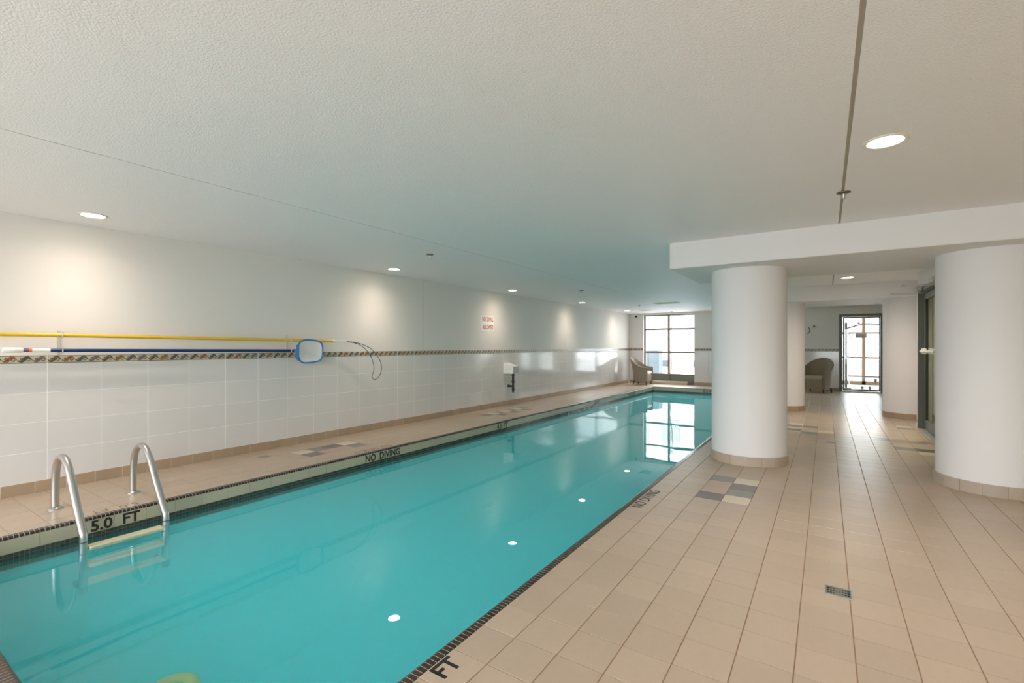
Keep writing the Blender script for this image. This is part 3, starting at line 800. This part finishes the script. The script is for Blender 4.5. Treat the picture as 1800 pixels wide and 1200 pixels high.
def sprinkler(x, y, label):
    t = thing('sprinkler', label, 'sprinkler', (x, y, HC), 0, 'ceiling sprinklers')
    bm = BM(); lathe(bm, [(0.045, 0.001), (0.043, -0.006), (0.018, -0.012), (0.0, -0.012)], 24); obj('escutcheon', bm, 'sprinkler_brass', t, smooth=True)
    bm = BM(); lathe(bm, [(0.010, -0.010), (0.008, -0.03), (0.004, -0.045)], 12)
    for s in (-1, 1): tube(bm, [(0.008 * s, 0, -0.018), (0.015 * s, 0, -0.03), (0.004 * s, 0, -0.047)], 0.002, 6)
    obj('body', bm, 'steel', t)
    bm = BM(); lathe(bm, [(0.0, -0.046), (0.016, -0.046), (0.016, -0.048), (0.0, -0.048)], 16); obj('deflector', bm, 'steel', t)
sprinkler(0.107, 4.22, 'sprinkler with dark round plate on the brown ceiling joint')
sprinkler(-4.04, 4.285, 'sprinkler in the ceiling over the pool, above the skimmer net')
sprinkler(-4.10, 8.72, 'sprinkler in the ceiling to the right of the downlight over the sign')
sprinkler(-4.255, 12.74, 'small sprinkler in the ceiling left of the wide cream vent')
sprinkler(-4.19, 15.75, 'tiny sprinkler in the ceiling right above the far window')

# ------------------------------------------------------------------ pool ladder
t = thing('pool_ladder', 'stainless steel pool ladder with cream treads at the left pool edge', 'ladder', (-4.6, 1.37, 0))
prof = [(-5.02, 0.0), (-5.018, 0.10), (-5.01, 0.22), (-4.985, 0.325), (-4.93, 0.395), (-4.845, 0.427), (-4.765, 0.415), (-4.70, 0.372), (-4.645, 0.315), (-4.585, 0.23), (-4.52, 0.14), (-4.45, 0.05), (-4.385, -0.03), (-4.362, -0.08), (-4.36, -0.20), (-4.36, -0.42)]
for y in (1.12, 1.62):
    bm = BM(); tube(bm, smooth_path([(x + 4.6, y - 1.37, z) for x, z in prof], 4), 0.025, 20); r_ = obj('rail', bm, 'steel', t, smooth=True)
    bm = BM(); lathe(bm, [(0.026, 0.020), (0.034, 0.018), (0.046, 0.011), (0.052, 0.004), (0.052, 0.0)], 32, (-5.02 + 4.6, y - 1.37, 0.0005)); obj('flange', bm, 'steel', t, smooth=True)
    bm = BM(); tube(bm, [(-4.36 + 4.6, y - 1.37, -0.42), (-4.36 + 4.6, y - 1.37, -0.47)], 0.028, 14); tube(bm, [(-4.36 + 4.6, y - 1.37, -0.445), (PX0 + 4.6 + 0.003, y - 1.37, -0.445)], 0.020, 12); obj('bumper', bm, 'rubber', t)
    bm = BM(); tube(bm, [(-4.36 + 4.6, y - 1.37, -0.105), (-4.36 + 4.6, y - 1.37, -0.113)], 0.0265, 20); obj('joint_ring', bm, 'steel_dark', t)
for z in (-0.145, -0.265, -0.385):
    bm = BM(); box(bm, -0.045 + 0.245, 0.045 + 0.245, -0.225, 0.225, z - 0.025, z, bev=0.006); obj('tread', bm, 'tread_cream', t)

# ------------------------------------------------------------------ poles on the wall
xp = XL + 0.10
t = thing('rescue_pole', 'long yellow pole with wire rescue loop on the left wall', 'pole', (xp, 2.3, 1.36))
def yl(y, z): return (0, y - 2.3, z - 1.36)
bm = BM(); tube(bm, [yl(-0.9, 1.372), yl(1.3, 1.366), yl(4.06, 1.338)], 0.0175, 14); obj('shaft', bm, 'pole_yellow', t, smooth=True)
bm = BM(); tube(bm, [yl(4.06, 1.338), yl(4.275, 1.331)], 0.0125, 14); tube(bm, [yl(4.05, 1.338), yl(4.075, 1.338)], 0.019, 14); obj('tip', bm, 'plastic_white', t, smooth=True)
loop = [(0, 4.275, 1.331), (0.01, 4.40, 1.315), (0.02, 4.52, 1.27), (0.03, 4.62, 1.19), (0.035, 4.69, 1.09), (0.03, 4.735, 0.97), (0.03, 4.73, 0.90), (0.03, 4.70, 0.83), (0.03, 4.72, 0.785), (0.03, 4.77, 0.775), (0.035, 4.825, 0.81), (0.04, 4.865, 0.90), (0.045, 4.86, 1.00), (0.045, 4.80, 1.11), (0.04, 4.70, 1.21), (0.03, 4.58, 1.275), (0.02, 4.44, 1.315), (0.008, 4.275, 1.335)]
bm = BM(); tube(bm, smooth_path([(x, y - 2.3, z - 1.36) for x, y, z in loop], 6), 0.0048, 8); obj('loop', bm, 'cord_blue', t, smooth=True)
t = thing('skimmer_net', 'dark blue pole with square bright blue leaf net on the left wall', 'pool net', (xp, 2.3, 1.23))
def bl(y, z): return (0, y - 2.3, z - 1.23)
bm = BM(); tube(bm, [bl(1.222, 1.232), bl(3.50, 1.212)], 0.0165, 14); obj('shaft', bm, 'pole_blue', t, smooth=True)
bm = BM(); tube(bm, [bl(0.935, 1.238), bl(0.945, 1.238), bl(1.045, 1.236), bl(1.055, 1.236)], [0.018, 0.023, 0.023, 0.018], 14); obj('grip', bm, 'plastic_white', t, smooth=True)
bm = BM(); tube(bm, [bl(1.055, 1.236), bl(1.09, 1.235)], 0.0175, 14); obj('label_band', bm, 'label_violet', t)
bm = BM(); tube(bm, [bl(1.09, 1.235), bl(1.108, 1.234)], 0.0175, 14); obj('label_band', bm, 'label_orange', t)
bm = BM(); tube(bm, [bl(1.108, 1.234), bl(1.222, 1.232)], 0.0168, 14); obj('sleeve', bm, 'plastic_white', t, smooth=True)
fr = [(3.525, 1.14), (3.525, 1.27), (3.56, 1.325), (3.63, 1.350), (3.75, 1.345), (3.83, 1.325), (3.868, 1.28), (3.872, 1.19), (3.862, 1.12), (3.82, 1.075), (3.72, 1.06), (3.61, 1.055), (3.555, 1.08)]
loop = smooth_path([(0.035, y - 2.3, z - 1.23) for y, z in fr] + [(0.035, fr[0][0] - 2.3, fr[0][1] - 1.23)], 5)
bm = BM(); tube(bm, loop, 0.0105, 10); tube(bm, [bl(3.49, 1.212), (0.03, 3.525 - 2.3, 1.212 - 1.23)], 0.020, 12)
prism(bm, [(3.505 - 2.3, 1.10 - 1.23), (3.535 - 2.3, 1.08 - 1.23), (3.535 - 2.3, 1.30 - 1.23), (3.505 - 2.3, 1.28 - 1.23)], 'x', 0.022, 0.040)
obj('net_frame', bm, 'net_blue', t, smooth=True)
bm = BM(); cy, cz = 3.70 - 2.3, 1.205 - 1.23; R_ = []
for q in (1.0, 0.7, 0.4): R_.append([bm.verts.new((0.035 - 0.05 * (1 - q * q), cy + (p.y - cy) * q, cz + (p.z - cz) * q)) for p in loop[:-1]])
R_.append([bm.verts.new((-0.017, cy, cz))])
for A, B in zip(R_, R_[1:]):
    for i in range(len(A)):
        j = (i + 1) % len(A)
        bm.faces.new((A[i], A[j], B[j], B[i]) if len(B) > 1 else (A[i], A[j], B[0]))
obj('netting', bm, 'netting', t, smooth=True)
for y, zt, lb in ((1.30, 1.366, 'pale two-hook pole bracket on the wall near the white pole grip'), (3.443, 1.344, 'pale two-hook pole bracket on the wall just left of the leaf net')):
    t = thing('pole_bracket', lb, 'bracket', (XL, y, 1.28), 0, 'pole brackets')
    bm = BM(); box(bm, 0.0, 0.012, -0.010, 0.010, -0.09, 0.13, bev=0.003); obj('plate', bm, 'bracket_pale', t)
    for z in (zt, 1.231 if y < 2 else 1.2125):
        zz = z - 1.28; r = 0.0235
        bm = BM(); tube(bm, [(0.010, 0, zz - 0.004), (0.06, 0, zz - 0.012)] + [(0.10 + r * math.cos(a), 0, zz + r * math.sin(a)) for a in [PI + PI * 1.15 * i / 10 for i in range(2, 11)]] + [(0.128, 0, zz + 0.03)], 0.0045, 8); obj('hook', bm, 'bracket_pale', t)

# ------------------------------------------------------------------ sign, wall box, camera, hooks
t = thing('no_diving_sign', 'white wall sign with red NO DIVING ALLOWED lettering', 'sign', (XL - 0.005, 7.755, 1.73))
bm = BM(); box(bm, 0.0, 0.006, -0.218, 0.218, -0.155, 0.155, bev=0.0025); obj('plate', bm, 'sign_white', t)
lettering('NO DIVING', 0.37, 0.095, 'letter_red', t, (0.0062, -0.185, 0.035), (0, 1, 0), (0, 0, 1), bold=0.01)
lettering('ALLOWED', 0.37, 0.095, 'letter_red', t, (0.0062, -0.185, -0.125), (0, 1, 0), (0, 0, 1), bold=0.02)
t = thing('wall_box', 'white wall box with a black lever pipe hanging under it', 'wall fixture', (XL, 8.31, 0.69))
bm = BM(); prism(bm, [(0.0, 0.0), (0.245, 0.0), (0.245, 0.155), (0.12, 0.19), (0.0, 0.23)], 'y', 0.0, 0.012); prism(bm, [(0.0, 0.004), (0.24, 0.004), (0.24, 0.15), (0.12, 0.186), (0.0, 0.226)], 'y', 0.012, 0.22)
obj('housing', bm, 'plastic_white', t)
bm = BM(); box(bm, 0.241, 0.248, 0.014, 0.218, 0.006, 0.145); obj('front_panel', bm, 'box_grey', t)
bm = BM(); tube(bm, [(0.215, 0.05, 0.004), (0.215, 0.05, -0.31)], 0.024, 12); tube(bm, [(0.215, 0.05, -0.02), (0.215, 0.05, -0.05)], 0.03, 12); obj('pipe', bm, 'rubber', t)
bm = BM(); tube(bm, [(0.215, 0.05, -0.31), (0.215, 0.05, -0.33), (0.215, 0.05, -0.38), (0.215, 0.05, -0.41)], [0.032, 0.03, 0.022, 0.010], 12); obj('nozzle', bm, 'rubber', t)
bm = BM(); tube(bm, [(0.20, 0.04, -0.265), (0.10, 0.03, -0.262)], [0.02, 0.032], 12); obj('knob', bm, 'rubber', t)
bm = BM(); tube(bm, [(0.16, 0.05, -0.165), (0.27, 0.05, -0.175)], 0.009, 8); obj('cross_pin', bm, 'rubber', t)
bm = BM(); tube(bm, [(0.0, 0.02, -0.03), (0.07, 0.02, -0.07)], 0.006, 8); obj('tube_end', bm, 'plastic_white', t)
t = thing('security_camera', 'small white security camera with dark lens high in the far left corner', 'camera', (-5.48, YF + 0.005, 2.31))
bm = BM(); box(bm, -0.04, 0.04, -0.02, 0.0, -0.04, 0.05, bev=0.004); tube(bm, [(0, -0.015, 0.0), (0, -0.07, -0.01)], 0.012, 8); obj('mount', bm, 'plastic_white', t)
bm = BM(); tube(bm, [(-0.02, -0.03, 0.015), (-0.03, -0.05, 0.01), (0.05, -0.19, -0.03)], [0.03, 0.042, 0.042], 14); obj('body', bm, 'plastic_white', t)
bm = BM(); tube(bm, [(0.048, -0.187, -0.029), (0.056, -0.201, -0.033)], 0.034, 14); obj('lens', bm, 'hole_black', t)
t = thing('wall_hook', 'dark curved hook on the far wall beside the half hidden column', 'hook', (-0.43, YF + 0.005, 1.72))
bm = BM(); tube(bm, smooth_path([(0.0, 0, 0.09), (0.03, -0.05, 0.05), (0.045, -0.06, 0.0), (0.03, -0.05, -0.06), (-0.02, -0.05, -0.09)]), 0.012, 8); obj('hook', bm, 'steel_dark', t)
bm = BM(); box(bm, -0.02, 0.02, -0.012, 0.0, 0.05, 0.12, bev=0.003); obj('plate', bm, 'plastic_white', t)
t = thing('coat_peg', 'small grey round peg on the far wall above the olive armchair', 'hook', (-0.285, YF + 0.005, 1.824))
bm = BM(); tube(bm, [(0, 0, 0), (0, -0.03, 0.0)], 0.010, 8); obj('stem', bm, 'steel_dark', t)
bm = BM(); tube(bm, [(0, -0.03, 0), (0, -0.035, 0), (0, -0.05, 0), (0, -0.056, 0)], [0.02, 0.028, 0.028, 0.018], 12); obj('cap', bm, 'steel_dark', t)

# ------------------------------------------------------------------ floor grate
t = thing('floor_grate', 'small square metal floor drain set into the beige tiles', 'drain', (0.0525, 2.972, 0.0008))
bm = BM(); g = 0.063
box(bm, -g, g, -0.058, -0.050, 0, 0.0025); box(bm, -g, g, 0.050, 0.058, 0, 0.0025); box(bm, -g, -g + 0.008, -0.05, 0.05, 0, 0.0025); box(bm, g - 0.008, g, -0.05, 0.05, 0, 0.0025)
obj('rim', bm, 'box_grey', t)
bm = BM(); box(bm, -g + 0.009, g - 0.009, -0.049, 0.049, 0, 0.0015); obj('plate', bm, 'drain_metal', t)
bm = BM()
for s in (-1, 1):
    for i in range(4):
        hsz = (0.0075, 0.006, 0.0045, 0.003)[i]
        for yy in (-0.026, 0.0, 0.026)[::1] if i < 3 else (0.0,):
            xq = s * (0.044 - 0.0125 * i); box(bm, xq - hsz * 0.7, xq + hsz * 0.7, yy - hsz, yy + hsz, 0.0012, 0.0021)
obj('holes', bm, 'hole_black', t)

# ------------------------------------------------------------------ wicker armchairs
def armchair(name, label, loc, rz, wick, cush, s=1.0):
    t = thing(name, label, 'armchair', loc, rz)
    t.scale = (s, s, s)
    # plan: two straight arms joined by a half circle behind; front towards -y
    path = []
    R = 0.295; n = 28
    for i in range(7): path.append((-R, -0.27 + 0.27 * i / 7, 1.0 - 0.37 * i / 7, (-1, 0)))
    for i in range(n + 1):
        a = PI - PI * i / n
        path.append((R * math.cos(a), R * math.sin(a) * 0.92, 0.63 * abs(1 - 2 * i / n), (math.cos(a), math.sin(a))))
    for i in range(7): path.append((R, 0.0 - 0.27 * (i + 1) / 7, 0.63 + 0.37 * (i + 1) / 7, (1, 0)))
    def top(u):                                            # u: 1 at the front of the arm, 0 at the middle of the back
        return 0.565 + 0.31 * (0.5 + 0.5 * math.cos(PI * min(u / 0.86, 1.0)))
    zs = [0.0, 0.15, 0.35, 0.55, 0.75, 0.9, 1.0]
    outer, inner, rim = [], [], []
    for x, y, u, nrm in path:
        h = top(u); b0 = 0.10
        A, B = [], []
        for q in zs:
            z = b0 + (h - b0) * q
            back = (1 - u)
            fl = 0.115 * back * max(0.0, q) ** 2.2 - 0.02 * back * (1 - q) + 0.02 * u * q
            ox, oy = x + nrm[0] * fl, y + nrm[1] * fl
            A.append((ox, oy, z)); B.append((ox - nrm[0] * 0.045, oy - nrm[1] * 0.045, z))
        outer.append(A); inner.append(B); rim.append(((A[-1][0] + B[-1][0]) / 2, (A[-1][1] + B[-1][1]) / 2, A[-1][2]))
    bm = BM()
    VA = [[bm.verts.new(p) for p in A] for A in outer]; VB = [[bm.verts.new(p) for p in B] for B in inner]
    m_ = len(zs)
    for i in range(len(VA) - 1):
        for j in range(m_ - 1):
            bm.faces.new((VA[i][j], VA[i + 1][j], VA[i + 1][j + 1], VA[i][j + 1])); bm.faces.new((VB[i][j], VB[i][j + 1], VB[i + 1][j + 1], VB[i + 1][j]))
        bm.faces.new((VA[i][-1], VA[i + 1][-1], VB[i + 1][-1], VB[i][-1])); bm.faces.new((VA[i][0], VB[i][0], VB[i + 1][0], VA[i + 1][0]))
    for e in (0, -1):
        for j in range(m_ - 1): bm.faces.new((VA[e][j], VA[e][j + 1], VB[e][j + 1], VB[e][j]))
    obj('shell', bm, wick, t, smooth=True)
    bm = BM(); tube(bm, [(rim[0][0], rim[0][1] - 0.005, 0.11)] + [(rim[0][0], rim[0][1] - 0.005, 0.4)] + rim + [(rim[-1][0], rim[-1][1] - 0.005, 0.4), (rim[-1][0], rim[-1][1] - 0.005, 0.11)], 0.027, 10); obj('rim', bm, wick, t, smooth=True)
    bm = BM(); prism(bm, [(-0.245, -0.26), (0.245, -0.26), (0.245, 0.05), (0.16, 0.20), (0.0, 0.25), (-0.16, 0.20), (-0.245, 0.05)], 'z', 0.11, 0.345); obj('seat_frame', bm, wick, t)
    bm = BM(); prism(bm, [(-0.24, -0.275), (0.24, -0.275), (0.245, -0.25), (0.245, 0.05), (0.16, 0.19), (0.0, 0.235), (-0.16, 0.19), (-0.245, 0.05), (-0.245, -0.25)], 'z', 0.346, 0.45)
    es = [e for e in bm.edges if abs(e.verts[0].co.z - e.verts[1].co.z) < 1e-4]
    bmesh.ops.bevel(bm, geom=es, offset=0.028, segments=3, affect='EDGES'); obj('cushion', bm, cush, t, smooth=True)
    for x in (-0.255, 0.255):
        for y in (-0.245, 0.15):
            bm = BM(); k = 0.0 if y < 0 else 0.05
            tube(bm, [(x * 1.02, y + k, 0.0), (x * 0.98, y, 0.125)], [0.014, 0.023], 10); obj('leg', bm, 'leg_dark', t, smooth=True)
    return t
armchair('wicker_armchair', 'grey-brown wicker tub armchair with white cushion by the far window', (-5.11, 15.50, 0), PI / 2, 'wicker_grey', 'cushion_white', 1.0)
armchair('wicker_armchair', 'olive-brown wicker tub armchair with beige cushion left of the glass door', (-0.20, 15.50, 0), math.radians(-24), 'wicker_olive', 'cushion_beige', 1.04)
